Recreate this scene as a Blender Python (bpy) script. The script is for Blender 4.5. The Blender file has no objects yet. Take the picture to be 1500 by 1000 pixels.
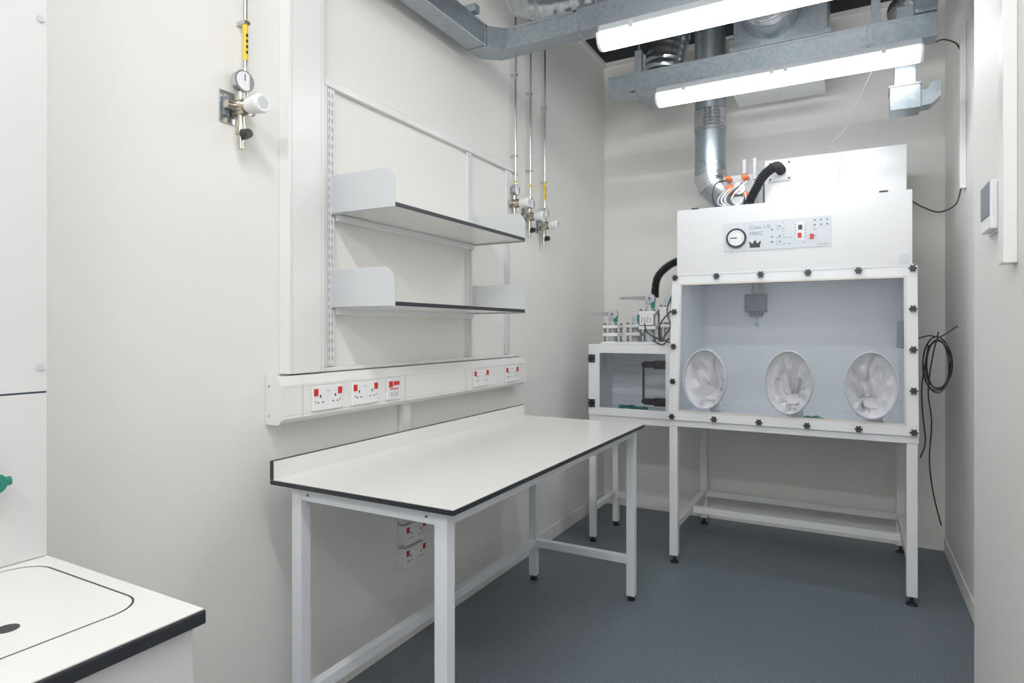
import bpy, bmesh, math, random
from mathutils import Vector, Matrix, noise
random.seed(4)
S=bpy.context.scene
COL=S.collection
# ---------------------------------------------------------------- materials
def nodes(name):
    m=bpy.data.materials.new(name); m.use_nodes=True
    nt=m.node_tree; b=nt.nodes['Principled BSDF']
    return m,nt,b
def mat(name,col,rough=.5,metal=0,var=.0,vscale=8,bump=0,bscale=200,spec=.5,emis=None,es=0,coat=0):
    m,nt,b=nodes(name)
    b.inputs['Base Color'].default_value=(*col,1)
    b.inputs['Roughness'].default_value=rough
    b.inputs['Metallic'].default_value=metal
    b.inputs['Specular IOR Level'].default_value=spec
    b.inputs['Coat Weight'].default_value=coat
    tc=nt.nodes.new('ShaderNodeTexCoord')
    if var>0:
        n=nt.nodes.new('ShaderNodeTexNoise'); n.inputs['Scale'].default_value=vscale; n.inputs['Detail'].default_value=4
        r=nt.nodes.new('ShaderNodeValToRGB')
        r.color_ramp.elements[0].position=.3; r.color_ramp.elements[1].position=.7
        r.color_ramp.elements[0].color=(*[c*(1-var) for c in col],1)
        r.color_ramp.elements[1].color=(*[min(1,c*(1+var)) for c in col],1)
        nt.links.new(tc.outputs['Object'],n.inputs['Vector']); nt.links.new(n.outputs['Fac'],r.inputs['Fac'])
        nt.links.new(r.outputs['Color'],b.inputs['Base Color'])
    if bump>0:
        n=nt.nodes.new('ShaderNodeTexNoise'); n.inputs['Scale'].default_value=bscale; n.inputs['Detail'].default_value=3
        bp=nt.nodes.new('ShaderNodeBump'); bp.inputs['Strength'].default_value=bump; bp.inputs['Distance'].default_value=.002
        nt.links.new(tc.outputs['Object'],n.inputs['Vector']); nt.links.new(n.outputs['Fac'],bp.inputs['Height'])
        nt.links.new(bp.outputs['Normal'],b.inputs['Normal'])
    if emis:
        b.inputs['Emission Color'].default_value=(*emis,1); b.inputs['Emission Strength'].default_value=es
    return m
M_wall=mat('wall_paint',(.84,.826,.79),.55,var=.012,vscale=1.5,bump=.12,bscale=120)
M_trim=mat('trim_white',(.80,.795,.78),.4,var=.01)
M_ceil=mat('dark_soffit',(.03,.03,.034),.8,var=.3,vscale=3)
M_steelD=mat('dark_joist',(.06,.06,.065),.6,var=.2)
M_white=mat('white_powdercoat',(.79,.80,.82),.35,var=.01)
M_whiteg=mat('white_gloss_panel',(.76,.77,.785),.2,var=.006,vscale=3,coat=.1)
M_panel=mat('cupboard_panel',(.68,.685,.68),.3,var=.006,vscale=3)
M_frame=mat('white_steel_frame',(.75,.77,.815),.35,var=.015)
M_lam=mat('laminate_white',(.79,.785,.75),.22,var=.006,vscale=3)
M_edge=mat('phenolic_black_edge',(.010,.012,.017),.4,var=.1,vscale=30)
M_pvc=mat('pvc_white',(.82,.815,.80),.3,var=.008)
M_sock=mat('socket_white',(.86,.86,.87),.25,var=.006)
M_red=mat('red_rocker',(.60,.012,.012),.35,var=.05)
M_black=mat('black_plastic',(.007,.007,.009),.4,var=.1,vscale=20)
M_rub=mat('black_rubber',(.009,.009,.011),.6,var=.1,vscale=20)
M_grey=mat('grey_bracket',(.53,.56,.59),.4,var=.01)
M_plate=mat('shelf_end_paint',(.62,.64,.665),.35,var=.01)
M_line=mat('joint_line',(.48,.48,.47),.5,var=.02)
M_gbox=mat('grey_abs',(.17,.20,.235),.5,var=.03)
M_chrome=mat('chromed_brass',(.52,.48,.40),.22,metal=1,var=.08,vscale=30)
M_stl=mat('stainless',(.55,.56,.58),.25,metal=1,var=.04,vscale=20)
M_dkst=mat('threaded_steel',(.22,.22,.23),.35,metal=1,var=.1,vscale=60)
M_yel=mat('yellow_label',(.82,.57,.005),.5,var=.03)
M_org=mat('orange_valve',(.82,.15,.02),.4,var=.04)
M_grn=mat('green_rubber',(.006,.18,.12),.45,var=.1)
M_glove=mat('glove_fabric',(.80,.80,.83),.6,var=.01,vscale=20,bump=.1,bscale=60)
M_inner=mat('cabinet_interior',(.70,.732,.78),.2,var=.01)
M_dial=mat('gauge_face',(.85,.86,.87),.4,var=.005)
M_cp=mat('control_plate',(.62,.67,.72),.35,var=.01)
M_txt=mat('print_ink',(.10,.14,.18),.5,var=.02)
M_txt2=mat('print_ink_pale',(.16,.22,.30),.5,var=.02)
M_lamp=mat('led_diffuser',(.9,.9,.9),.4,emis=(.95,.975,1.0),es=15)
M_lampFill=mat('led_diffuser_fill',(.9,.9,.9),.4,emis=(.98,.988,1.0),es=60)  # boosted glow for the added fill battens out of view
M_chamberFill=mat('chamber_fill_glow',(.9,.9,.9),.4,emis=(.9,.95,1.0),es=1.4)  # added glow that brightens the isolator interior
M_slot=mat('slot_shadow_gap',(.10,.10,.11),.6,var=.05)
M_seal=mat('seal_beige',(.70,.66,.58),.6,var=.03)
# galvanised steel
def galv(name,c0,c1,rough=.32,metal=.8):
    m,nt,b=nodes(name)
    tc=nt.nodes.new('ShaderNodeTexCoord'); v=nt.nodes.new('ShaderNodeTexVoronoi'); v.inputs['Scale'].default_value=60
    n=nt.nodes.new('ShaderNodeTexNoise'); n.inputs['Scale'].default_value=3
    mx=nt.nodes.new('ShaderNodeMath'); mx.operation='MULTIPLY_ADD'; mx.inputs[1].default_value=.4
    sep=nt.nodes.new('ShaderNodeSeparateColor')
    r=nt.nodes.new('ShaderNodeValToRGB'); r.color_ramp.elements[0].color=(*c0,1); r.color_ramp.elements[1].color=(*c1,1)
    r.color_ramp.elements[0].position=.25; r.color_ramp.elements[1].position=.9
    L=nt.links.new
    L(tc.outputs['Object'],v.inputs['Vector']); L(tc.outputs['Object'],n.inputs['Vector'])
    L(v.outputs['Color'],sep.inputs[0]); L(sep.outputs[0],mx.inputs[0]); L(n.outputs['Fac'],mx.inputs[2])
    L(mx.outputs[0],r.inputs['Fac']); L(r.outputs['Color'],b.inputs['Base Color'])
    b.inputs['Metallic'].default_value=metal; b.inputs['Roughness'].default_value=rough
    return m
M_galv=galv('galvanised_steel',(.24,.285,.32),(.35,.40,.435),.34)
M_foil=galv('foil_duct',(.42,.45,.48),(.60,.62,.65),.2,.92)
# vinyl floor with flecks
def floor_mat():
    m,nt,b=nodes('vinyl_safety_floor'); L=nt.links.new
    tc=nt.nodes.new('ShaderNodeTexCoord')
    n1=nt.nodes.new('ShaderNodeTexNoise'); n1.inputs['Scale'].default_value=170; n1.inputs['Detail'].default_value=2
    r=nt.nodes.new('ShaderNodeValToRGB'); e=r.color_ramp.elements
    e[0].position=.36; e[0].color=(.060,.085,.106,1); e[1].position=.66; e[1].color=(.165,.200,.226,1)
    n2=nt.nodes.new('ShaderNodeTexNoise'); n2.inputs['Scale'].default_value=1.2; n2.inputs['Detail'].default_value=5
    mx=nt.nodes.new('ShaderNodeMix'); mx.data_type='RGBA'; mx.blend_type='MULTIPLY'; mx.inputs[0].default_value=.2
    L(tc.outputs['Object'],n1.inputs['Vector']); L(tc.outputs['Object'],n2.inputs['Vector'])
    L(n1.outputs['Fac'],r.inputs['Fac']); L(r.outputs['Color'],mx.inputs[6]); L(n2.outputs['Fac'],mx.inputs[7])
    L(mx.outputs[2],b.inputs['Base Color'])
    b.inputs['Roughness'].default_value=.42
    bp=nt.nodes.new('ShaderNodeBump'); bp.inputs['Strength'].default_value=.15; bp.inputs['Distance'].default_value=.001
    L(n1.outputs['Fac'],bp.inputs['Height']); L(bp.outputs['Normal'],b.inputs['Normal'])
    return m
M_floor=floor_mat()
def acrylic():
    m=bpy.data.materials.new('clear_acrylic'); m.use_nodes=True; nt=m.node_tree
    nt.nodes.remove(nt.nodes['Principled BSDF']); out=nt.nodes['Material Output']
    t=nt.nodes.new('ShaderNodeBsdfTransparent'); t.inputs[0].default_value=(.955,.968,.98,1)
    g=nt.nodes.new('ShaderNodeBsdfGlossy'); g.inputs['Roughness'].default_value=.02
    f=nt.nodes.new('ShaderNodeFresnel'); f.inputs[0].default_value=1.5
    mx=nt.nodes.new('ShaderNodeMixShader'); L=nt.links.new
    L(f.outputs[0],mx.inputs[0]); L(t.outputs[0],mx.inputs[1]); L(g.outputs[0],mx.inputs[2]); L(mx.outputs[0],out.inputs[0])
    return m
M_glass=acrylic()
# ---------------------------------------------------------------- builders
GROUPS=[]
def G(name):
    e=bpy.data.objects.new(name,None); COL.objects.link(e); e.empty_display_size=.1; GROUPS.append(e); return e
def finish(bm,name,mt,parent,smooth=False,M=None):
    if M is not None: bm.transform(M)
    bmesh.ops.recalc_face_normals(bm,faces=bm.faces[:])
    me=bpy.data.meshes.new(name); bm.to_mesh(me); bm.free(); me.materials.append(mt)
    if smooth:
        for p in me.polygons: p.use_smooth=True
        try: me.set_sharp_from_angle(angle=math.radians(40))
        except Exception: pass
    o=bpy.data.objects.new(name,me); COL.objects.link(o)
    if parent: o.parent=parent
    return o
def addbox(bm,x,y,z,bev=0):
    vs=[bm.verts.new((a,b,c)) for a in x for b in y for c in z]
    f=[(0,1,3,2),(4,6,7,5),(0,4,5,1),(2,3,7,6),(0,2,6,4),(1,5,7,3)]
    fs=[bm.faces.new([vs[i] for i in q]) for q in f]
    if bev>0:
        es=list({e for q in fs for e in q.edges})
        bmesh.ops.bevel(bm,geom=es,offset=bev,segments=2,affect='EDGES',profile=.5)
def box(p,name,x,y,z,mt,bev=0,M=None):
    bm=bmesh.new(); addbox(bm,x,y,z,bev); return finish(bm,name,mt,p,False,M)
def boxes(p,name,L,mt,bev=0,M=None):
    bm=bmesh.new()
    for (x,y,z) in L: addbox(bm,x,y,z,bev)
    return finish(bm,name,mt,p,False,M)
def addcyl(bm,a,b,r,r2=None,seg=24):
    a=Vector(a);b=Vector(b);d=b-a
    q=d.to_track_quat('Z','Y').to_matrix().to_4x4()
    bmesh.ops.create_cone(bm,cap_ends=True,segments=seg,radius1=r,radius2=r if r2 is None else r2,depth=d.length,matrix=Matrix.Translation((a+b)/2)@q)
def cyl(p,name,a,b,r,mt,r2=None,seg=24,M=None):
    bm=bmesh.new(); addcyl(bm,a,b,r,r2,seg); return finish(bm,name,mt,p,True,M)
def cyls(p,name,L,mt,seg=20,M=None):
    bm=bmesh.new()
    for l in L: addcyl(bm,l[0],l[1],l[2],l[3] if len(l)>3 else None,seg)
    return finish(bm,name,mt,p,True,M)
def catmull(P,n=10):
    P=[Vector(p) for p in P]; Q=[2*P[0]-P[1]]+P+[2*P[-1]-P[-2]]; out=[]
    for i in range(1,len(Q)-2):
        p0,p1,p2,p3=Q[i-1:i+3]
        for k in range(n):
            t=k/n
            out.append(.5*((2*p1)+(p2-p0)*t+(2*p0-5*p1+4*p2-p3)*t*t+(3*p1-p0-3*p2+p3)*t**3))
    out.append(P[-1]); return out
def tube(p,name,pts,r,mt,seg=12,n=10,rf=None,smooth=True,M=None):
    P=catmull(pts,n) if n>1 else [Vector(q) for q in pts]
    bm=bmesh.new(); rings=[]
    t=(P[1]-P[0]).normalized(); up=Vector((0,0,1)) if abs(t.z)<.9 else Vector((0,1,0))
    nrm=(up-t*up.dot(t)).normalized()
    for i,q in enumerate(P):
        t=(P[min(i+1,len(P)-1)]-P[max(i-1,0)]).normalized()
        nrm=(nrm-t*nrm.dot(t)).normalized(); bi=t.cross(nrm)
        rr=r if rf is None else rf(i,len(P))
        rings.append([bm.verts.new(q+rr*(math.cos(2*math.pi*k/seg)*nrm+math.sin(2*math.pi*k/seg)*bi)) for k in range(seg)])
    for i in range(len(rings)-1):
        for k in range(seg):
            bm.faces.new((rings[i][k],rings[i][(k+1)%seg],rings[i+1][(k+1)%seg],rings[i+1][k]))
    bm.faces.new(rings[0]); bm.faces.new(rings[-1])
    return finish(bm,name,mt,p,smooth,M)
def prism(p,name,poly,axis,a,b,mt,bev=0,M=None,smooth=False):
    bm=bmesh.new()
    def P(u,v,w):
        return {'x':(w,u,v),'y':(u,w,v),'z':(u,v,w)}[axis]
    A=[bm.verts.new(P(u,v,a)) for u,v in poly]; B=[bm.verts.new(P(u,v,b)) for u,v in poly]
    n=len(poly)
    for i in range(n): bm.faces.new((A[i],A[(i+1)%n],B[(i+1)%n],B[i]))
    bm.faces.new(A); bm.faces.new(B)
    return finish(bm,name,mt,p,smooth,M)
def text(p,name,s,size,loc,mt,M=None,rot=(math.pi/2,0,0)):
    c=bpy.data.curves.new(name,'FONT'); c.body=s; c.size=size; c.extrude=.0004
    c.materials.append(mt); o=bpy.data.objects.new(name,c); COL.objects.link(o); o.location=loc; o.rotation_euler=rot; o.parent=p; return o

# ---------------------------------------------------------------- room
YB=4.70; XR=2.245; YF=-1.9; H=3.5; XP=2.10; YP=2.59
box(None,'floor',(-.1,XR+.4),(YF-.1,YB+.1),(-.1,0),M_floor)
box(None,'wall_left',(-.1,0),(YF-.1,YB),(0,H),M_wall)
box(None,'wall_back',(-.1,XR+.4),(YB,YB+.1),(0,H),M_wall)
box(None,'wall_right',(XR,XR+.1),(YP,YB),(0,H),M_wall)
box(None,'wall_right_pier',(XP,XP+.45),(YF-.1,YP),(0,H),M_wall,.004)
box(None,'wall_front',(-.1,XR+.4),(YF-.1,YF),(0,H),M_wall)
box(None,'ceiling',(-.1,XR+.45),(YF-.1,YB+.1),(H+.25,H+.35),M_ceil)
boxes(None,'trim_ceiling_upstand',[((-.1,.0),(YF,YB),(H,H+.25)),((-.1,XR+.4),(YB,YB+.1),(H,H+.25)),((XR,XR+.1),(YP,YB),(H,H+.25)),((XP,XR+.4),(YF,YP),(H,H+.25))],M_ceil)
g=G('ceiling_joists')
for i,y in enumerate([-.9,0,.9,1.8,2.6,3.35,4.0,4.45]):
    boxes(g,'joist_%d'%i,[((0,XR),(y-.03,y+.03),(H+.12,H+.13)),((0,XR),(y-.004,y+.004),(H+.13,H+.24)),((0,XR),(y-.03,y+.03),(H+.24,H+.25))],M_steelD)
boxes(None,'trim_wall_head',[((0,.02),(YF,YB),(H-.03,H)),((0,XR),(YB-.02,YB),(H-.03,H))],M_trim)
box(None,'baseboard_left',(0,.006),(.70,YB),(0,.09),M_wall,.002)
box(None,'baseboard_back',(.006,XR-.006),(YB-.006,YB),(0,.09),M_wall,.002)
box(None,'baseboard_right',(XR-.006,XR),(YP,YB),(0,.09),M_wall,.002)
box(None,'baseboard_pier',(XP-.006,XP),(YF,YP),(0,.09),M_wall,.002)

# ---------------------------------------------------------------- wall trunking
g=G('dado_trunking')
ty0,ty1=1.44,3.196
prof=[(.002,1.065),(.062,1.065),(.075,1.08),(.075,1.193),(.055,1.222),(.002,1.222)]
prism(g,'body',prof,'y',ty0+.004,ty1-.004,M_pvc)
prof2=[(.002,1.061),(.064,1.061),(.079,1.078),(.079,1.195),(.057,1.226),(.002,1.226)]
prism(g,'end_cap_near',prof2,'y',ty0-.004,ty0+.006,M_pvc); prism(g,'end_cap_far',prof2,'y',ty1-.006,ty1+.004,M_pvc)
boxes(g,'lid_grooves',[((.0745,.0757),(ty0+.01,ty1-.01),(1.0895,1.0905)),((.0745,.0757),(ty0+.01,ty1-.01),(1.1845,1.1855)),
    ((.0745,.0757),(2.09,2.092),(1.08,1.193)),((.0745,.0757),(2.56,2.562),(1.08,1.193)),((.0745,.0757),(1.53,1.532),(1.08,1.193))],M_line)
cyls(g,'cap_screws',[((.02,ty0-.006,1.09),(.02,ty0-.003,1.09),.004),((.02,ty0-.006,1.19),(.02,ty0-.003,1.19),.004)],M_stl)
g=G('drop_trunking')
box(g,'body',(.001,.028),(2.135,2.195),(.532,1.060),M_pvc,.002)
boxes(g,'lid_joint',[((.0278,.0287),(2.141,2.1418),(.532,1.060)),((.0278,.0287),(2.188,2.1888),(.532,1.060))],M_line)
g=G('vertical_trunking')
box(g,'body',(.001,.05),(1.492,1.655),(1.2275,3.3),M_pvc,.003)
boxes(g,'lid_joint',[((.0495,.0508),(1.506,1.5072),(1.2275,3.3)),((.0495,.0508),(1.640,1.6412),(1.2275,3.3))],M_line)
def socket(x,y,z,double=True,name='double_socket'):
    g=G(name); w=.146 if double else .086
    y0=y-w/2;y1=y+w/2
    box(g,'plate',(x,x+.009),(y0,y1),(z-.043,z+.043),M_sock,.0025)
    def outlet(c,wide=True):
        boxes(g,'pin_slots',[((x+.0085,x+.0096),(c-.003,c+.003),(z+.002,z+.012)),((x+.0085,x+.0096),(c-.015,c-.007),(z-.0165,z-.0125)),((x+.0085,x+.0096),(c+.007,c+.015),(z-.0165,z-.0125))],M_black)
    outlet(y-.036);outlet(y+.036)
    for c in (y-.058,y+.058):
        box(g,'switch_rocker',(x+.008,x+.0125),(c-.009,c+.009),(z+.010,z+.035),M_red,.001)
    boxes(g,'indicator',[((x+.0085,x+.0096),(y-.006,y+.006),(z+.022,z+.028))],M_grey)
    cyls(g,'screws',[((x+.008,y-.06,z-.01),(x+.0098,y-.06,z-.01),.003),((x+.008,y+.06,z-.01),(x+.0098,y+.06,z-.01),.003)],M_stl)
    return g
for yy in (1.640,1.837,2.693,3.018): socket(.0757,yy,1.137)
g=G('fused_spur_switch'); 
box(g,'plate',(.0757,.0845),(1.965,2.051),(1.094,1.180),M_sock,.0025)
boxes(g,'rocker',[((.084,.089),(1.975,1.995),(1.145,1.17)),((.084,.087),(2.004,2.040),(1.152,1.168)),((.084,.0862),(1.982,2.034),(1.135,1.140))],M_red,.001)
boxes(g,'fuse_carrier',[((.084,.087),(1.985,2.003),(1.105,1.125)),((.084,.087),(2.012,2.03),(1.105,1.125))],M_grey,.001)
for k,zz in enumerate((.485,.385)):
    s=socket(.036,2.205,zz)
    box(s,'back_box',(0.001,.036),(2.134,2.276),(zz-.041,zz+.041),M_pvc,.002)

# ---------------------------------------------------------------- shelving
g=G('wall_shelf_unit')
def upright(y,z0,z1):
    boxes(g,'slotted_upright',[((0.001,.018),(y-.016,y-.0125),(z0,z1)),((0.001,.018),(y+.0125,y+.016),(z0,z1)),((.010,.013),(y-.0125,y+.0125),(z0,z1)),
       ((.013,.018),(y-.003,y+.003),(z0,z1))],M_white)
    L=[];z=z0+.02
    while z<z1-.03:
        for s in (-.008,.008): L.append(((.0126,.0136),(y+s-.0028,y+s+.0028),(z,z+.017)))
        z+=.032
    boxes(g,'slots',L,M_slot)
for y in (1.722,2.688,3.092): upright(y,1.245,2.29)
boxes(g,'frame_rails',[((0.001,.022),(1.67,3.215),(2.292,2.322)),((0.001,.016),(1.67,3.215),(2.325,2.334)),((0.001,.02),(1.672,1.700),(1.240,2.292)),((0.001,.014),(3.12,3.14),(1.240,2.292)),
     ((0.001,.03),(1.66,3.20),(1.2262,1.240))],M_pvc,.0015)
def plate(y,z):
    r=.055; x1=.322; z1=z+.14
    P=[(.016,z-.004),(x1,z-.004)]
    for i in range(9):
        a=i/8*math.pi/2; P.append((x1-r+r*math.cos(a),z1-r+r*math.sin(a)))
    P+= [(.016,z1)]
    prism(g,'end_bracket',P,'y',y-.002,y+.002,M_plate)
    boxes(g,'bracket_flange',[((.02,x1-.005),(y-.002,y+.016),(z-.005,z-.002))],M_plate)
for z in (1.82,1.467):
    box(g,'shelf_board',(.02,.318),(1.726,2.716),(z,z+.013),M_lam)
    box(g,'shelf_edge',(.318,.3215),(1.726,2.716),(z-.001,z+.014),M_edge)
    plate(1.724,z); plate(2.718,z)
    box(g,'rear_support_bar',(.02,.035),(1.74,2.70),(z-.028,z-.003),M_white,.002)
    
# ---------------------------------------------------------------- bench
g=G('lab_bench')
bx0,bx1,by0,by1=.10,.81,1.372,3.10; bz=.90
box(g,'worktop_core',(bx0,bx1),(by0,by1),(bz-.017,bz-.0015),M_edge,.002)
box(g,'worktop_surface',(bx0+.001,bx1-.001),(by0+.001,by1-.001),(bz-.0016,bz),M_lam)
box(g,'upstand_core',(bx0,bx0+.0165),(by0,by1),(bz-.001,bz+.06),M_edge,.001)
box(g,'upstand_face',(bx0+.016,bx0+.0185),(by0+.001,by1-.001),(bz,bz+.059),M_lam)
lx=(.19,.748); ly=(1.42,3.075); hl=.021
for i,x in enumerate(lx):
    for j,y in enumerate(ly):
        box(g,'leg_%d%d'%(i,j),(x-hl,x+hl),(y-hl,y+hl),(.025,bz-.017),M_frame,.003)
        cyls(g,'foot_%d%d'%(i,j),[((x,y,0),(x,y,.012),.02),((x,y,.012),(x,y,.03),.008)],M_black)
zt=(bz-.06,bz-.018)
boxes(g,'top_rails',[((lx[0]+hl,lx[1]-hl),(y-hl+.002,y+hl-.002),zt) for y in ly]+[((x-hl+.002,x+hl-.002),(ly[0]+hl,ly[1]-hl),zt) for x in lx],M_frame,.002)
boxes(g,'low_rails',[((lx[0]+hl,lx[1]-hl),(ly[1]-.017,ly[1]+.017),(.185,.225)),((lx[0]-.017,lx[0]+.017),(ly[0]+hl,ly[1]-hl),(.185,.225))],M_frame,.002)
cyls(g,'bolts',[((x,ly[0]-hl-.001,bz-.04),(x,ly[0]-hl+.003,bz-.04),.004) for x in (.24,.70)]+[((lx[1]+hl-.003,y,.205),(lx[1]+hl+.001,y,.205),.004) for y in (3.075,)],M_slot)

# ---------------------------------------------------------------- near counter and cupboard
g=G('lab_counter')
box(g,'top_core',(.004,.765),(-1.4,.684),(.874,.8985),M_edge,.003)
box(g,'top_surface',(.005,.762),(-1.399,.681),(.8984,.9005),M_lam)
def rrect(x0,x1,y0,y1,r,n=10):
    P=[]
    for cx,cy,a0 in ((x1-r,y1-r,0),(x0+r,y1-r,90),(x0+r,y0+r,180),(x1-r,y0+r,270)):
        for i in range(n+1):
            a=math.radians(a0+90*i/n); P.append((cx+r*math.cos(a),cy+r*math.sin(a)))
    return P
bm=bmesh.new(); A=rrect(.262,.655,-.2,.650,.06); B=rrect(.2660,.6510,-.1960,.6460,.056)
for z in (.9008,):
    va=[bm.verts.new((x,y,z)) for x,y in A]; vb=[bm.verts.new((x,y,z)) for x,y in B]
    for i in range(len(A)): bm.faces.new((va[i],va[(i+1)%len(A)],vb[(i+1)%len(A)],vb[i]))
finish(bm,'inset_groove',M_edge,g)
cyl(g,'finger_hole',(.552,.482,.9006),(.552,.482,.9012),.017,M_black)
box(g,'base_cabinet',(.004,.747),(-1.38,.672),(.08,.874),M_panel,.002)
box(g,'plinth',(.004,.70),(-1.36,.65),(0,.08),M_slot)
g=G('fume_cupboard')
box(g,'lower_panel',(.004,.24),(-1.3,.680),(.902,1.2465),M_panel,.001)
box(g,'seam',(.004,.2385),(-1.3,.679),(1.2465,1.2505),mat('seam_blue',(.02,.04,.09),.5,var=.1))
box(g,'upper_panel',(.004,.241),(-1.3,.680),(1.2505,2.75),M_panel,.001)
cyls(g,'screws',[((.241,.666,z),(.244,.666,z),.007) for z in (2.035,1.302)]+[((.241,-.6,z),(.244,-.6,z),.007) for z in (2.035,1.302)],M_grey)
for k,(y,z) in enumerate(((.572,1.08),)):
    cyl(g,'valve_stem',(.24,y,z),(.285,y,z),.008,M_stl)
    cyls(g,'valve_handle',[((.27,y-.03,z),(.27,y+.03,z),.009),((.262,y,z),(.285,y,z),.02)]+[((.27,y,z-.03),(.27,y,z+.03),.009)],M_grn)

# ---------------------------------------------------------------- gas regulators
def regulator(y,z,ztop,dim=1.0,yl=None):
    g=G('gas_regulator')
    s=dim
    def P(a,b,c): return (a*s,y+b*s,z+c*s)
    box(g,'wall_plate',(0.001,.006),(y-.075*s,y-.02*s),(z-.05*s,z+.05*s),M_stl,.001)
    boxes(g,'plate_knob',[((.006,.016),(y-.066*s,y-.046*s),(z-.03*s,z+.03*s))],M_gbox,.002)
    cyls(g,'body',[(P(.012,-.02,.0),P(.065,-.02,.0),.027*s),(P(.03,-.07,0),P(.03,.03,0),.013*s),(P(.035,-.02,-.07),P(.035,-.02,.05),.013*s),
        (P(.035,-.02,-.085),P(.035,-.02,-.06),.017*s),(P(.065,-.02,0),P(.078,-.02,0),.022*s),(P(.035,-.02,-.13),P(.035,-.02,-.08),.009*s)],M_chrome)
    cyls(g,'gauge_case',[(P(.032,-.02,.082),P(.055,-.022,.082),.034*s)],M_stl,28)
    cyls(g,'gauge_dial',[(P(.055,-.022,.082),P(.0565,-.022,.082),.029*s)],M_dial,28)
    boxes(g,'gauge_needle',[((.0565*s,.0575*s),(y-.0235*s,y-.0205*s),(z+.082*s,z+.104*s))],M_black)
    cyls(g,'adjust_knob',[(P(.078,-.02,0),P(.132,-.02,0),.026*s,.031*s),(P(.132,-.02,0),P(.138,-.02,0),.031*s,.027*s)],M_sock,12)
    cyls(g,'knob_face',[(P(.138,-.02,0),P(.1388,-.02,0),.019*s)],M_grey,20)
    cyls(g,'bleed_knob',[(P(.05,-.02,-.085),P(.075,-.02,-.085),.018*s,.014*s),(P(.035,-.02,-.085),P(.05,-.02,-.085),.008*s)],M_black,12)
    cyls(g,'supply_pipe',[((.03,y,z+.1*s),(.03,y,ztop),.0065),((.03,y,z+.03*s),(.03,y,z+.13*s),.010*s)],M_stl,12)
    if yl: cyls(g,'pipe_label',[((.03,y,yl[0]),(.03,y,yl[1]),.0085)],M_yel,14); boxes(g,'label_text',[((.0375,.0392),(y-.0035,y+.0035),(yl[0]+.02+k*.018,yl[0]+.03+k*.018)) for k in range(int((yl[1]-yl[0]-.04)/.018))],M_black)
    for zz in (z+.28,z+.75):
        if zz<ztop-.05: boxes(g,'pipe_clip',[((0.001,.04),(y-.011,y+.011),(zz-.006,zz+.006))],M_stl,.001)
    return g
regulator(1.335,2.085,3.3,1.0,(2.245,2.375))
regulator(3.155,2.105,3.4,.95,(2.22,2.24)); regulator(3.345,2.06,3.4,.95,(2.24,2.26)); regulator(3.545,2.035,3.4,.95,(2.20,2.32))

# ---------------------------------------------------------------- isolator
g=G('glovebox_isolator')
X0,X1=.785,2.028
MF=Matrix.Translation((0,3.66,.85))@Matrix.Rotation(-.0937,4,'X')
HH=.86
w=.052
boxes(g,'front_frame',[((X0,X1),(0,.03),(0,w)),((X0,X1),(0,.03),(HH-w,HH)),((X0,X0+w),(0,.03),(w,HH-w)),((X1-w,X1),(0,.03),(w,HH-w))],M_white,.002,M=MF)
iw=.008
boxes(g,'window_gasket',[((X0+w,X1-w),(-.002,.012),(w,w+iw)),((X0+w,X1-w),(-.002,.012),(HH-w-iw,HH-w)),((X0+w,X0+w+iw),(-.002,.012),(w,HH-w)),((X1-w-iw,X1-w),(-.002,.012),(w,HH-w))],M_seal,M=MF)
ports=[(.991,.245),(1.434,.245),(1.823,.245)]
rx,rz=.112,.165
bm=bmesh.new()
def loop(P):
    vs=[bm.verts.new((x,.010,z)) for x,z in P]
    return [bm.edges.new((vs[i],vs[(i+1)%len(vs)])) for i in range(len(vs))]
ed=loop([(X0+w,w),(X1-w,w),(X1-w,HH-w),(X0+w,HH-w)])
for cx,cz in ports: ed+=loop([(cx+rx*math.cos(2*math.pi*i/40),cz+rz*math.sin(2*math.pi*i/40)) for i in range(40)])
bmesh.ops.triangle_fill(bm,use_beauty=True,use_dissolve=False,edges=ed)
finish(bm,'acrylic_window',M_glass,g,False,MF)
def gauss(a,a0,s):
    d=(a-a0+math.pi)%(2*math.pi)-math.pi
    return math.exp(-(d/s)**2)
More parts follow.
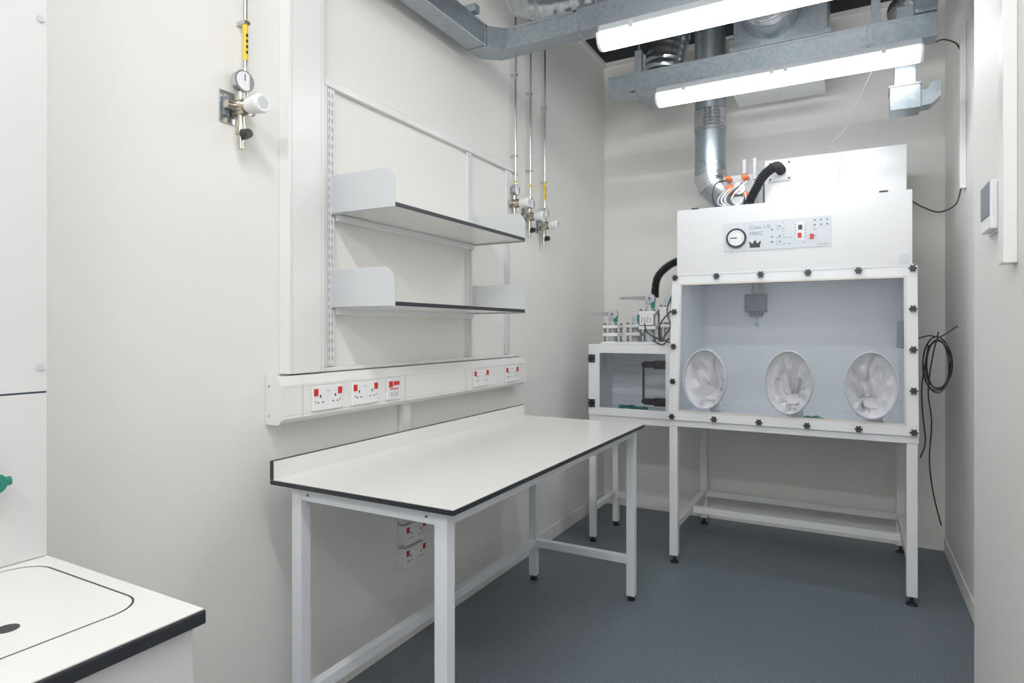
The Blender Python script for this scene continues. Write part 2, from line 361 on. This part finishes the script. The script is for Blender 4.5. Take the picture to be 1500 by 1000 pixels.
for k,(cx,cz) in enumerate(ports):
    bm=bmesh.new(); n=56; m=10; R=[]
    for i in range(n):
        a=2*math.pi*i/n; row=[]
        for j in range(m):
            b=2*math.pi*j/m; rr=.006*math.cos(b); 
            row.append(bm.verts.new((cx+(rx+.004+rr)*math.cos(a),-.010+.020*math.sin(b),cz+(rz+.004+rr)*math.sin(a))))
        R.append(row)
    for i in range(n):
        for j in range(m): bm.faces.new((R[i][j],R[(i+1)%n][j],R[(i+1)%n][(j+1)%m],R[i][(j+1)%m]))
    finish(bm,'port_ring_%d'%k,M_grey,g,True,MF)
    # fabric sleeve pushed inwards: soft bag collapsing to a gathered throat low in the opening,
    # with long folds running from the rim into the throat
    rnd=random.Random(21+k)
    folds=[(2*math.pi*(q_+rnd.uniform(-.35,.35))/13,rnd.uniform(.07,.17),rnd.choice((-1,-1,1))*rnd.uniform(.10,.30),rnd.uniform(-.9,.9)) for q_ in range(13)]
    bm=bmesh.new(); n=160; R=[]; D=40
    for d in range(D+1):
        t=d/D; row=[]
        cxx=cx+(.035,.015,-.02)[k]*t; czz=cz-.085*t**1.1
        amp=min(1,(t*2.6))**1.2
        for i in range(n):
            a=2*math.pi*i/n
            prof=1-.82*t**1.1
            f=sum(h*gauss(a+tw*t,a0,s) for a0,s,h,tw in folds)
            f+=.10*noise.noise(Vector((math.cos(a)*2+k*4,math.sin(a)*2,t*5)))
            rr=max(.05,prof*(1+f*amp*1.15))
            dep=.24*t**.9+.04*amp*noise.noise(Vector((math.cos(a)*2.2,math.sin(a)*2.2+k*5,t*3.5)))
            row.append(bm.verts.new((cxx+rx*rr*math.cos(a),-.012+dep,czz+rz*rr*math.sin(a))))
        R.append(row)
    for d in range(D):
        for i in range(n): bm.faces.new((R[d][i],R[d][(i+1)%n],R[d+1][(i+1)%n],R[d+1][i]))
    bm.faces.new(R[-1])
    finish(bm,'glove_sleeve_%d'%k,M_glove,g,True,MF)
    tube(g,'glove_body_%d'%k,[(cx+.01,.18,cz-.085),(cx+.015,.21,cz-.125),(cx+.02,.24,cz-.165),(cx+.03,.27,cz-.18)],.04,M_glove,20,8,M=MF,rf=lambda i,N:.042*(1-.3*i/N)+.004*math.sin(i*1.3))
    for q in range(4):
        tube(g,'glove_finger_%d_%d'%(k,q),[(cx-.01+.02*q,.26,cz-.19),(cx-.02+.027*q,.30,cz-.20),(cx-.03+.034*q,.34,cz-.208)],.011,M_glove,10,5,M=MF,rf=lambda i,N:.012*(1-.3*i/N))
def knob(x,z,nm):
    bm=bmesh.new(); n=48; 
    def rad(i,s): return s*(.0155+.0035*math.cos(6*2*math.pi*i/n))
    rings=[]
    for yy,s in ((-.004,.85),(-.008,1),(-.020,1),(-.024,.8)):
        rings.append([bm.verts.new((x+rad(i,s)*math.cos(2*math.pi*i/n),yy,z+rad(i,s)*math.sin(2*math.pi*i/n))) for i in range(n)])
    for a,b in zip(rings,rings[1:]):
        for i in range(n): bm.faces.new((a[i],a[(i+1)%n],b[(i+1)%n],b[i]))
    bm.faces.new(rings[0]); bm.faces.new(rings[-1])
    addcyl(bm,(x,.002,z),(x,-.005,z),.008); addcyl(bm,(x,-.024,z),(x,-.028,z),.006)
    finish(bm,nm,M_black,g,True,MF)
kx=[X0+.022+(X1-X0-.044)*i/5 for i in range(6)]; kz=[.02+(HH-.035)*i/4 for i in range(5)]
q=0
for i,x in enumerate(kx):
    for j,z in enumerate(kz):
        if i in (0,5) or j in (0,4): knob(x,z,'star_knob_%d'%q); q+=1
def ywin(z): return 3.66+.0939*(z-.85)+.031
t=.012; YBK=4.50
def side(x0,x1,nm,mt): prism(g,nm,[(ywin(.85),.852),(YBK,.852),(YBK,1.705),(ywin(1.705),1.705)],'x',x0,x1,mt)
side(X0+.02,X0+.02+t,'side_panel_a',M_inner); side(X1-.02-t,X1-.02,'side_panel_b',M_inner)
box(g,'rear_panel',(X0+.02,X1-.02),(YBK-t,YBK),(.852,1.705),M_inner)
box(g,'chamber_floor',(X0+.02,X1-.02),(3.695,YBK),(.852,.868),M_inner,.002)
box(g,'chamber_roof',(X0+.032,X1-.032),(3.775,YBK-t),(1.690,1.704),M_inner)
box(g,'chamber_fill_strip',(X0+.15,X1-.15),(3.86,4.06),(1.682,1.6895),M_chamberFill)  # unseen glowing strip added under the roof to lift the chamber brightness
boxes(g,'inner_sensor_box',[((1.10,1.235),(4.43,4.486),(1.50,1.62))],M_gbox,.006)
boxes(g,'inner_sensor_lug',[((1.125,1.21),(4.43,4.486),(1.47,1.50))],M_gbox,.006)
cyls(g,'inner_sensor_neck',[((1.14,4.46,1.62),(1.14,4.46,1.69),.006),((1.165,4.46,1.62),(1.165,4.46,1.69),.006),((1.20,4.46,1.62),(1.20,4.46,1.69),.006)],M_seal)
tube(g,'inner_sensor_lead',[(1.17,4.47,1.48),(1.172,4.475,1.45),(1.168,4.475,1.425)],.003,M_grey,8,6)
boxes(g,'inner_label',[((1.155,1.185),(4.484,4.488),(1.40,1.425))],mat('pale_green',(.35,.62,.52),.5,var=.02))
boxes(g,'inner_outlet_box',[((1.955,1.995),(3.95,4.07),(1.28,1.43))],M_gbox,.005)
tube(g,'inner_green_glove',[(1.50,3.86,.882),(1.55,3.88,.888),(1.60,3.86,.882)],.014,M_grn,10,6,rf=lambda i,N:.010+.004*math.sin(i))
HX0,HX1,HY=.815,2.006,3.742
box(g,'upper_housing',(HX0,HX1),(HY,YBK),(1.712,2.095),M_whiteg,.003)
box(g,'housing_lip',(HX0-.012,HX1+.008),(HY-.004,HY+.10),(1.702,1.714),M_white,.001)
boxes(g,'housing_hinges',[((.90,.94),(HY-.004,HY+.03),(2.094,2.101)),((1.86,1.90),(HY-.004,HY+.03),(2.094,2.101))],M_black,.001)
box(g,'housing_label',(1.945,1.99),(HY-.003,HY),(1.715,1.765),M_cp)
box(g,'filter_plenum',(1.263,2.005),(4.10,4.50),(2.095,2.42),M_whiteg,.003)
boxes(g,'plenum_port_plate',[((1.285,1.415),(4.088,4.10),(2.285,2.405))],M_white,.002)
cyls(g,'port_screws',[((x,4.084,z),(x,4.09,z),.006) for x in (1.297,1.403) for z in (2.297,2.393)],M_black)
tube(g,'ribbed_hose',[(1.36,4.085,2.345),(1.34,3.99,2.35),(1.28,3.95,2.30),(1.235,3.94,2.22),(1.20,3.95,2.155),(1.18,3.98,2.10)],.024,M_rub,14,14,rf=lambda i,N:.026+.004*(1 if i%2 else -1))
cyls(g,'exhaust_duct',[((.915,4.22,2.42),(.915,4.22,3.45),.098)],M_galv,32)
cyls(g,'duct_bands',[((.915,4.22,z),(.915,4.22,z+.012),.101) for z in (2.46,2.68,2.70,2.93)],M_stl,32)
tube(g,'duct_foil_joint',[(.915,4.22,2.70),(.915,4.22,2.76),(.915,4.22,2.82)],.102,M_foil,32,8,rf=lambda i,N:.102+.0008*math.sin(i*2.2))
el=[]
for i in range(11):
    a=math.radians(9*i); el.append((.915+.19*(1-math.cos(a)),4.22,2.43-.19*math.sin(a)))
tube(g,'duct_elbow',el+[(1.15,4.22,2.24)],.1,M_galv,32,1,rf=lambda i,N:.1 if i%2 else .102,smooth=True)
tube(g,'elbow_foil',[(.916,4.22,2.40),(.925,4.22,2.36),(.945,4.22,2.32)],.104,M_foil,32,5,rf=lambda i,N:.105+.0008*math.sin(i*2.4))
cyls(g,'damper_flange',[((1.14,4.22,2.24),(1.165,4.22,2.24),.118)],M_galv,32)
boxes(g,'damper_body',[((1.165,1.255),(4.12,4.32),(2.13,2.36))],M_grey,.01)
boxes(g,'actuator',[((1.05,1.10),(3.98,4.05),(2.22,2.27)),((1.05,1.085),(3.97,4.05),(2.30,2.325)),((1.145,1.185),(3.98,4.05),(2.30,2.325))],M_org,.008)
cyls(g,'actuator_round',[((1.135,3.97,2.24),(1.135,4.05,2.24),.035),((1.135,3.96,2.24),(1.135,3.98,2.24),.02)],M_white)
cyls(g,'actuator_cap',[((1.175,3.97,2.20),(1.175,4.05,2.20),.018)],M_org)
boxes(g,'actuator_mount',[((1.03,1.22),(4.05,4.06),(2.10,2.34)),((1.04,1.06),(3.98,4.05),(2.096,2.20)),((1.17,1.19),(3.99,4.05),(2.096,2.18)),((1.145,1.165),(4.03,4.05),(2.34,2.43)),((1.205,1.225),(4.03,4.05),(2.30,2.43)),((1.10,1.16),(3.97,4.04),(2.13,2.19))],M_grey,.003)
for k in range(5):
    tube(g,'actuator_cable_%d'%k,[(1.06+.03*k,3.97,2.24+.01*k),(1.02+.02*k,3.93,2.18),(1.03+.03*k,3.92,2.14-.006*k),(1.10+.02*k,3.94,2.13),(1.17,3.96,2.17+.01*k)],.004,(M_grey,M_sock,M_grey,M_black,M_sock)[k],8,8)
tube(g,'black_lead',[(1.06,3.99,2.30),(1.0,3.96,2.28),(.985,3.93,2.20),(1.01,3.9,2.13),(1.01,3.9,2.098)],.004,M_black,8,8)
PY=HY-.003
box(g,'control_plate',(1.085,1.64),(PY,HY),(1.83,1.995),M_cp,.0008)
cyls(g,'pressure_gauge',[((1.155,PY-.012,1.905),(1.155,PY,1.905),.056)],M_black,36)
cyls(g,'pressure_gauge_face',[((1.155,PY-.0135,1.905),(1.155,PY-.012,1.905),.044)],M_dial,36)
boxes(g,'gauge_hand',[((1.125,1.16),(PY-.0145,PY-.0135),(1.902,1.908))],M_black)
bm=bmesh.new()
for i in range(21):
    a=math.radians(-30+i*12); c=Vector((1.155+.036*math.cos(a),PY-.0138,1.905+.036*math.sin(a)))
    addbox(bm,(c.x-.0018,c.x+.0018),(c.y-.0003,c.y+.0003),(c.z-.0018,c.z+.0018))
finish(bm,'gauge_ticks',M_txt,g)
text(g,'label_title','Class I-III',.030,(1.225,PY-.0002,1.950),M_txt2)
text(g,'label_sub','MBSC',.030,(1.225,PY-.0002,1.915),M_txt2)
prism(g,'emblem',[(1.228,1.845),(1.282,1.845),(1.282,1.856),(1.288,1.885),(1.268,1.868),(1.255,1.890),(1.242,1.868),(1.222,1.885),(1.228,1.856)],'y',PY-.001,PY,M_black)
L=[];random.seed(2)
for cx in (1.335,1.365,1.395,1.425,1.46,1.50,1.55):
    for r in range(8):
        z=1.975-r*.017
        if random.random()<.55: L.append(((cx,cx+random.uniform(.008,.022)),(PY-.0006,PY),(z,z+.003)))
boxes(g,'printed_legends',L,M_txt2)
cyls(g,'indicator_leds',[((x,PY-.003,z),(x,PY,z),.0045) for x,z in ((1.345,1.94),(1.345,1.90),(1.345,1.87),(1.385,1.955),(1.385,1.90),(1.385,1.87),(1.56,1.975),(1.59,1.975),(1.62,1.975),(1.56,1.95),(1.59,1.95),(1.62,1.95))],M_txt,12)
boxes(g,'rocker_switch',[((1.475,1.495),(PY-.006,PY),(1.885,1.912)),((1.535,1.555),(PY-.006,PY),(1.875,1.902))],M_red,.001)
box(g,'key_switch',(1.478,1.498),(PY-.006,PY),(1.93,1.955),M_black,.001)
box(g,'key_switch_plate',(1.468,1.508),(PY-.002,PY),(1.87,1.97),M_white,.0005)
text(g,'label_small','CONTROL',.012,(1.57,PY-.0002,1.84),M_txt)
lx=(.81,2.00); ly=(3.70,4.54); hl=.024
for i,x in enumerate(lx):
    for j,y in enumerate(ly):
        box(g,'stand_leg_%d%d'%(i,j),(x-hl,x+hl),(y-hl,y+hl),(.045,.815),M_white,.003)
        cyls(g,'levelling_foot_%d%d'%(i,j),[((x,y,0),(x,y,.008),.028,.026),((x,y,.008),(x,y,.018),.024,.010),((x,y,.012),(x,y,.05),.007)],M_black)
boxes(g,'stand_top_rails',[((X0,X1),(3.672,3.722),(.812,.852)),((X0,X1),(4.515,4.565),(.812,.852)),((X0,X0+.05),(3.722,4.515),(.812,.852)),((X1-.05,X1),(3.722,4.515),(.812,.852))],M_white,.002)
boxes(g,'stand_low_rails',[((lx[0]+hl,lx[1]-hl),(4.08,4.12),(.20,.24)),((lx[0]+hl,lx[1]-hl),(4.52,4.56),(.20,.24))]+[((x-.02,x+.02),(3.70+hl,4.54-hl),(.20,.24)) for x in lx],M_white,.002)

# ---------------------------------------------------------------- transfer box
g=G('transfer_hatch')
px0,px1,py0,py1,pz0,pz1=.229,.783,3.79,4.225,.83,1.282
t=.012
boxes(g,'shell',[((px0,px0+t),(py0+.014,py1),(pz0,pz1)),((px0+t,px1),(py1-t,py1),(pz0,pz1)),((px0+t,px1),(py0+.014,py1-t),(pz0,pz0+.02)),((px1-t,px1),(py0+.014,py1-t),(pz0+.02,pz1-t))],M_inner,.001)
boxes(g,'top_rim',[((px0-.005,px1),(py0+.01,py0+.05),(pz1-t,pz1+.004)),((px0-.005,px1),(py1-.04,py1+.005),(pz1-t,pz1+.004)),((px0-.005,px0+.05),(py0+.05,py1-.04),(pz1-t,pz1+.004)),((px1-.05,px1),(py0+.05,py1-.04),(pz1-t,pz1+.004))],M_white,.002)
box(g,'top_pane',(px0+.05,px1-.05),(py0+.05,py1-.04),(pz1-.008,pz1+.002),M_glass)
w=.05
boxes(g,'front_frame',[((px0,px1-.004),(py0,py0+.014),(pz0,pz0+w)),((px0,px1-.004),(py0,py0+.014),(pz1-w,pz1)),((px0,px0+w+.02),(py0,py0+.014),(pz0+w,pz1-w)),((px1-.05,px1-.004),(py0,py0+.014),(pz0+w,pz1-w))],M_white,.001)
box(g,'door_seal',(px0+w+.02,px0+w+.026),(py0-.001,py0+.006),(pz0+w,pz1-w),M_seal)
box(g,'door_pane',(px0+w+.02,px1-.05),(py0+.004,py0+.010),(pz0+w,pz1-w),M_glass)
def hinge(x,z,s=1):
    boxes(g,'hinge',[((x-.024,x+.024),(py0-.008,py0),(z-.026,z+.026)),((x-.006,x+.006),(py0-.016,py0-.006),(z-.026,z+.026))],M_black,.002)
    cyls(g,'hinge_screws',[((x+a,py0-.011,z+b),(x+a,py0-.007,z+b),.005) for a in (-.015,.015) for b in (-.015,.015)],M_slot,10)
hinge(px0+.022,1.195); hinge(px0+.022,.905)
for z in (1.165,.935):
    boxes(g,'door_latch',[((.60,.665),(py0-.014,py0),(z-.02,z+.02)),((.665,.735),(py0-.02,py0-.004),(z-.026,z+.026)),((.585,.60),(py0-.012,py0),(z-.012,z+.012))],M_black,.003)
    cyls(g,'latch_knob',[((.70,py0-.03,z),(.70,py0-.018,z),.018)],M_black,8)
box(g,'latch_bar',(.592,.602),(py0-.014,py0-.002),(.935,1.165),M_black,.002)
boxes(g,'inner_tray_handle',[((.34,.50),(py1-.03,py1-t),(1.09,1.13))],M_white,.008)
tube(g,'green_glove_inside',[(.36,4.0,.863),(.42,4.02,.868),(.50,3.98,.866),(.56,4.0,.862)],.016,M_grn,10,6,rf=lambda i,N:.012+.004*math.sin(i*.9))
boxes(g,'stand_legs',[((.229,.269),(3.80,3.84),(.03,pz0-.045)),((.25,.29),(4.19,4.23),(.03,pz0-.045))],M_white,.002)
cyls(g,'stand_feet',[((.249,3.82,0),(.249,3.82,.012),.022),((.249,3.82,.012),(.249,3.82,.035),.008),((.27,4.21,0),(.27,4.21,.012),.022),((.27,4.21,.012),(.27,4.21,.035),.008)],M_black)
boxes(g,'stand_rails',[((.229,.78),(3.80,3.84),(pz0-.045,pz0-.001)),((.229,.78),(4.19,4.23),(pz0-.045,pz0-.001)),((.229,.269),(3.84,4.19),(pz0-.045,pz0-.001)),((.235,.269),(3.84,4.20),(.20,.235)),((.27,.785),(4.195,4.225),(.20,.235))],M_white,.002)
def stack(x0,x1,y0,y1,z0,z1,nm):
    zm=(z0+z1)/2
    boxes(g,nm+'_plates',[((x0,x1),(y0,y1),(z0,z0+.018)),((x0,x1),(y0,y1),(z1-.02,z1)),((x0,x1),(y0,y1),(zm-.01,zm+.012))],M_white,.003)
    cyls(g,nm+'_rods',[((x,y,z0),(x,y,z1+.014),.006) for x in (x0+.012,x1-.012) for y in (y0+.012,y1-.012)]+[((x,y,z),(x,y,z+.009),.010) for x in (x0+.012,x1-.012) for y in (y0+.012,y1-.012) for z in (z0+.019,zm+.013,z1-.03,z1)],M_dkst,12)
    cx,cy=(x0+x1)/2,(y0+y1)/2
    cyls(g,nm+'_body',[((cx,cy,z0+.018),(cx,cy,zm),.030),((cx,cy,zm),(cx,cy,z1-.02),.022),((cx,cy,z1),(cx,cy,z1+.03),.022)],M_grey)
    boxes(g,nm+'_valve',[((cx-.03,cx+.03),(cy-.02,cy+.02),(z1+.025,z1+.062))],M_grey,.01)
    boxes(g,nm+'_green_label',[((cx+.012,cx+.04),(cy-.024,cy-.018),(z1+.02,z1+.065))],M_grn,.003)
zt=pz1+.004
stack(.30,.40,3.86,3.98,zt,zt+.125,'stack_a'); stack(.415,.52,3.98,4.12,zt,zt+.13,'stack_b'); stack(.535,.645,3.88,4.02,zt,zt+.215,'stack_c'); stack(.66,.765,3.90,4.02,zt,zt+.24,'stack_d')
boxes(g,'mount_bars',[((.29,.77),(3.845,3.86),(zt,zt+.012)),((.545,.635),(3.868,3.88),(zt+.125,zt+.195)),((.67,.755),(3.888,3.90),(zt+.14,zt+.22))],M_white,.002)
boxes(g,'block_markings',[((.555+.018*i,.565+.018*i),(3.866,3.8685),(zt+.14,zt+.18-.008*(i%2))) for i in range(4)],M_line)
def lever(x,y,z,L,nm):
    cyls(g,nm+'_hub',[((x,y-.03,z),(x,y+.012,z),.030),((x,y-.04,z),(x,y-.03,z),.018)],M_grey,20)
    cyls(g,nm+'_bolt',[((x,y-.046,z),(x,y-.04,z),.010)],M_dkst,6)
    prism(g,nm+'_handle',[(x,z-.016),(x-.03,z-.012),(x-L,z-.002),(x-L-.004,z+.006),(x-L,z+.012),(x-.03,z+.016),(x,z+.018)],'y',y-.028,y-.014,M_stl)
lever(.36,3.91,1.483,.20,'lever_a'); lever(.60,3.94,1.582,.20,'lever_b')
tube(g,'ribbed_hose',[(.62,3.96,1.59),(.62,3.97,1.66),(.64,3.97,1.73),(.70,3.98,1.79),(.77,4.0,1.825),(.835,4.03,1.84)],.022,M_rub,14,12,rf=lambda i,N:.024+.004*(1 if i%2 else -1))
boxes(g,'small_orange_valve',[((.775,.808),(3.95,3.99),(1.86,1.885)),((.78,.803),(3.955,3.985),(1.92,1.955))],M_org,.004)
cyls(g,'small_valve_body',[((.79,3.97,1.80),(.79,3.97,1.96),.012),((.79,3.97,1.89),(.815,3.97,1.89),.012)],M_stl)
for k,P in enumerate(([(.74,3.89,1.50),(.70,3.80,1.42),(.70,3.79,1.34),(.76,3.79,1.30)],[(.58,3.86,1.42),(.62,3.80,1.36),(.72,3.79,1.31)],[(.66,3.87,1.33),(.66,3.8,1.31),(.72,3.775,1.29),(.76,3.775,1.33)],[(.755,3.86,1.60),(.74,3.80,1.50),(.765,3.78,1.40),(.72,3.78,1.33)])):
    tube(g,'loose_cable_%d'%k,P,.004,M_black,8,10)

# ---------------------------------------------------------------- overhead trunking
def rodsup(x,y,z):
    p=G('threaded_hanger_rod'); cyls(p,'rod',[((x,y,z),(x,y,H+.25),.005)],M_stl,10); boxes(p,'nut',[((x-.012,x+.012),(y-.012,y+.012),(z,z+.012))],M_stl,.001)
g=G('cable_trunking')
ya,yb_=3.52,3.62
boxes(g,'run_across',[((.47,2.09),(ya,yb_),(2.765,2.875))],M_galv,.002)
boxes(g,'run_lid_lip',[((.47,2.09),(ya-.004,yb_+.004),(2.865,2.880)),((.465,.475),(ya-.004,yb_+.004),(2.762,2.880)),((.47,2.09),(ya-.003,ya),(2.765,2.775))],M_galv,.001)
boxes(g,'couplings',[((x,x+.03),(ya-.003,yb_+.003),(2.762,2.88)) for x in (.60,1.80)],M_galv,.001)
for x in (.635,1.84):
    boxes(g,'strut_hanger',[((x-.02,x+.02),(ya+.03,ya+.07),(2.88,3.02))],M_galv,.001); rodsup(x,ya+.05,3.02)
g=G('cable_trunking')
boxes(g,'run_along_right',[((2.00,2.09),(1.2,3.62),(2.90,3.0))],M_galv,.002)
boxes(g,'run_along_right_lip',[((1.996,2.094),(1.2,3.62),(2.99,3.003)),((2.00,2.09),(3.5,3.62),(2.882,2.90))],M_galv,.001)
boxes(g,'drop',[((1.925,2.015),(3.66,3.75),(2.60,2.99)),((1.905,2.035),(3.65,3.79),(2.48,2.60)),((1.93,2.08),(3.62,3.66),(2.91,2.98)),((1.90,2.04),(3.645,3.795),(2.595,2.605))],M_galv,.002)
prism(g,'drop_elbow',[(2.035,2.49),(2.08,2.495),(2.12,2.53),(2.12,2.60),(2.08,2.60),(2.06,2.57),(2.035,2.57)],'y',3.67,3.77,M_galv)
z0,z1=2.765,2.865
g=G('cable_trunking')
boxes(g,'run_along_wall',[((.07,.17),(1.0,2.62),(z0,z1))],M_galv,.002)
boxes(g,'run_lip',[((.066,.174),(1.0,2.62),(z1-.012,z1+.003))],M_galv,.001)
prism(g,'bend',[(.07,2.60),(.17,2.60),(.24,2.67),(.24,2.77),(.16,2.77),(.07,2.70)],'z',z0-.002,z1+.003,M_galv)
boxes(g,'bend_seams',[((.066,.174),(2.585,2.60),(z0-.004,z1+.005)),((.066,.174),(1.7,1.73),(z0-.003,z1+.004))],M_galv,.001)
boxes(g,'wall_bracket',[((.0,.24),(1.98,2.02),(z1+.003,z1+.04)),((.0,.20),(2.45,2.49),(z1+.003,z1+.04))],M_galv,.002)
g=G('cable_trunking')
boxes(g,'run_across',[((.24,2.0),(2.67,2.77),(z0,z1))],M_galv,.002)
boxes(g,'run_across_lip',[((.24,2.0),(2.666,2.774),(z1-.012,z1+.003)),((.241,.25),(2.666,2.774),(z0-.003,z1)),((.60,.62),(2.666,2.774),(z0-.003,z1))],M_galv,.001)
for x,y in ((.75,2.72),(1.5,2.72)): rodsup(x,y,z1+.003)
rodsup(.21,2.0,z1+.04)
# ---------------------------------------------------------------- lamps
def batten(x0,x1,y,z,ml):
    g=G('led_batten_light')
    P=[(y-.042,z+.045),(y-.048,z+.03),(y+.048,z+.03),(y+.042,z+.045),(y+.03,z+.07),(y-.03,z+.07)]
    prism(g,'housing',P,'x',x0+.006,x1-.006,M_grey)
    Q=[(y-.050,z+.032)]
    for i in range(7):
        a=math.pi+math.pi*i/6; Q.append((y+.047*math.cos(a),z+.008+.040*math.sin(a)))
    Q.append((y+.050,z+.032))
    prism(g,'diffuser',Q,'x',x0+.012,x1-.012,ml)
    for a,b in ((x0,x0+.012),(x1-.012,x1)):
        prism(g,'end_cap',[(p[0],p[1]) for p in Q],'x',a,b,M_sock)
    boxes(g,'clips',[((x,x+.02),(y-.053,y-.049),(z+.02,z+.05)) for x in (x0+.15,x0+.6,x1-.6,x1-.17)],M_grey,.001)
    boxes(g,'fixing_bracket',[((x,x+.03),(y-.02,y+.02),(z+.068,z+.086)) for x in (x0+.22,x1-.22)],M_galv,.001)
    if ml is M_lampFill: cyls(g,'suspension_rods',[((x+.015,y,z+.08),(x+.015,y,H+.25),.004) for x in (x0+.22,x1-.22)],M_stl,8)
    return g
batten(.765,2.03,3.49,2.675,M_lamp)
batten(.735,2.0,2.66,2.675,M_lamp)
batten(.72,1.99,.45,3.25,M_lampFill); batten(.72,1.99,-.9,3.1,M_lampFill)  # unseen battens added over and behind the camera as fill light
# ---------------------------------------------------------------- ducts in ceiling
def flex(nm,pts,r,mt=M_foil,n=16,a=.004): 
    g=G(nm); tube(g,'flexible_hose',pts,r,mt,32,n,rf=lambda i,N:r+a*math.sin(i*1.9)); return g
g=flex('flexible_duct',[(1.33,3.74,3.22),(1.33,3.6,3.23),(1.35,3.40,3.30),(1.40,3.15,3.42)],.155)
boxes(g,'plenum_box',[((1.12,1.62),(3.85,4.25),(3.02,3.42))],M_galv,.004)
boxes(g,'plenum_flange',[((1.10,1.64),(3.83,4.27),(3.02,3.045)),((1.10,1.64),(3.83,4.27),(3.40,3.42))],M_galv,.002)
cyls(g,'spigot',[((1.33,3.86,3.22),(1.33,3.70,3.22),.16)],M_galv,32)
g=flex('flexible_duct',[(.62,4.15,3.0),(.63,4.16,3.2),(.68,4.2,3.45)],.13)
cyls(g,'collar',[((.62,4.15,2.99),(.62,4.15,3.05),.135)],M_galv,32)
boxes(g,'small_plenum',[((.47,.80),(3.98,4.34),(2.95,2.99))],M_galv,.004)
g=flex('flexible_duct',[(.15,2.95,3.22),(.35,2.97,3.15),(.62,3.05,3.18),(.85,3.2,3.35)],.13)
g=flex('flexible_duct',[(2.0,4.2,3.2),(2.05,3.95,3.17),(2.07,3.8,3.2),(2.05,3.6,3.3)],.09)
g=G('supply_air_diffuser')
box(g,'body',(1.08,1.57),(4.14,4.44),(2.905,2.94),M_white,.006)
box(g,'lip',(1.06,1.59),(4.12,4.46),(2.898,2.906),M_white,.002)
boxes(g,'hanger',[((1.36,1.38),(4.28,4.30),(2.94,3.018))],M_galv)
# ---------------------------------------------------------------- right side bits
g=G('wall_conduit'); 
box(g,'conduit',(XR-.028,XR-.001),(3.86,3.90),(2.10,2.95),M_pvc,.002)
g=G('hanging_cable')
tube(g,'droop_top',[(2.006,3.80,2.045),(2.06,3.82,2.01),(2.13,3.85,1.985),(2.20,3.87,2.02),(2.225,3.88,2.10)],.004,M_black,8,10)
cc=Vector((2.125,3.9,1.20))
pts=[(2.13,3.90,1.37)]
for i in range(0,4*12+1):
    a=math.pi/2+2*math.pi*i/12
    pts.append(tuple(cc+Vector((.055*math.cos(a)*(1+.16*math.sin(i*.31)),.012*math.sin(i*.37)-.01,.135*math.sin(a)*(1+.10*math.cos(i*.23))))))
pts+=[(2.10,3.9,1.2),(2.085,3.88,1.05),(2.10,3.88,.9),(2.09,3.88,.70),(2.11,3.9,.52),(2.145,3.92,.36)]
tube(g,'coil',pts,.0035,M_black,8,5)
tube(g,'strand',[(2.09,3.92,1.30),(2.06,3.9,1.1),(2.062,3.9,.95),(2.07,3.85,.8),(2.045,3.82,.72)],.0035,M_black,8,8)
tube(g,'tail',[(2.035,3.86,1.335),(2.09,3.88,1.35),(2.14,3.9,1.345),(2.215,3.92,1.40)],.0035,M_black,8,8)
tube(g,'upper_black',[(2.09,3.70,2.80),(2.14,3.78,2.84),(2.20,3.86,2.84),(2.225,3.88,2.80)],.004,M_black,8,8)
tube(g,'white_wire',[(1.86,3.63,2.77),(1.78,3.8,2.64),(1.70,4.0,2.52),(1.62,4.08,2.46),(1.68,4.07,2.40),(1.66,4.085,2.20),(1.66,4.0,2.10)],.0014,M_grey,6,8)
g=G('wall_cable_stub')
tube(g,'stub',[(2.238,3.05,1.06),(2.20,3.0,1.03),(2.175,2.96,.995),(2.18,2.93,.97),(2.225,2.96,.985)],.0035,M_black,8,8)
g=G('wall_thermostat')
box(g,'back_plate',(XP-.006,XP-.0005),(2.15,2.30),(1.655,1.805),M_sock,.002)
box(g,'case',(XP-.024,XP-.006),(2.156,2.294),(1.662,1.798),M_sock,.004)
box(g,'face',(XP-.026,XP-.023),(2.160,2.290),(1.70,1.795),M_gbox,.001)
g=G('pier_trunking')
box(g,'trunk',(XP-.03,XP-.0005),(1.95,2.01),(1.547,3.2),M_pvc,.003)

# ---------------------------------------------------------------- put empties at their objects
bpy.context.view_layer.update()
for e in GROUPS:
    mn=Vector((1e9,)*3);mx=Vector((-1e9,)*3)
    for c in e.children:
        for b in c.bound_box:
            v=c.matrix_world@Vector(b)
            for i in range(3): mn[i]=min(mn[i],v[i]);mx[i]=max(mx[i],v[i])
    loc=Vector(((mn.x+mx.x)/2,(mn.y+mx.y)/2,mn.z)); e.location=loc
    for c in e.children: c.matrix_parent_inverse=Matrix.Translation(-loc)
# ---------------------------------------------------------------- world, camera
w=bpy.data.worlds.new('World'); S.world=w; w.use_nodes=True
w.node_tree.nodes['Background'].inputs[0].default_value=(.8,.9,1,1); w.node_tree.nodes['Background'].inputs[1].default_value=.3
cam=bpy.data.cameras.new('Camera'); co=bpy.data.objects.new('Camera',cam); COL.objects.link(co)
cam.sensor_width=36; cam.lens=909*36/1500; cam.shift_y=-17/1500
cam.clip_start=.02
co.location=(1.742,0,1.38); co.rotation_euler=(math.pi/2,0,math.radians(28.8))
S.camera=co
S.view_settings.view_transform='Standard'
S.view_settings.exposure=0
S.view_settings.gamma=1.18
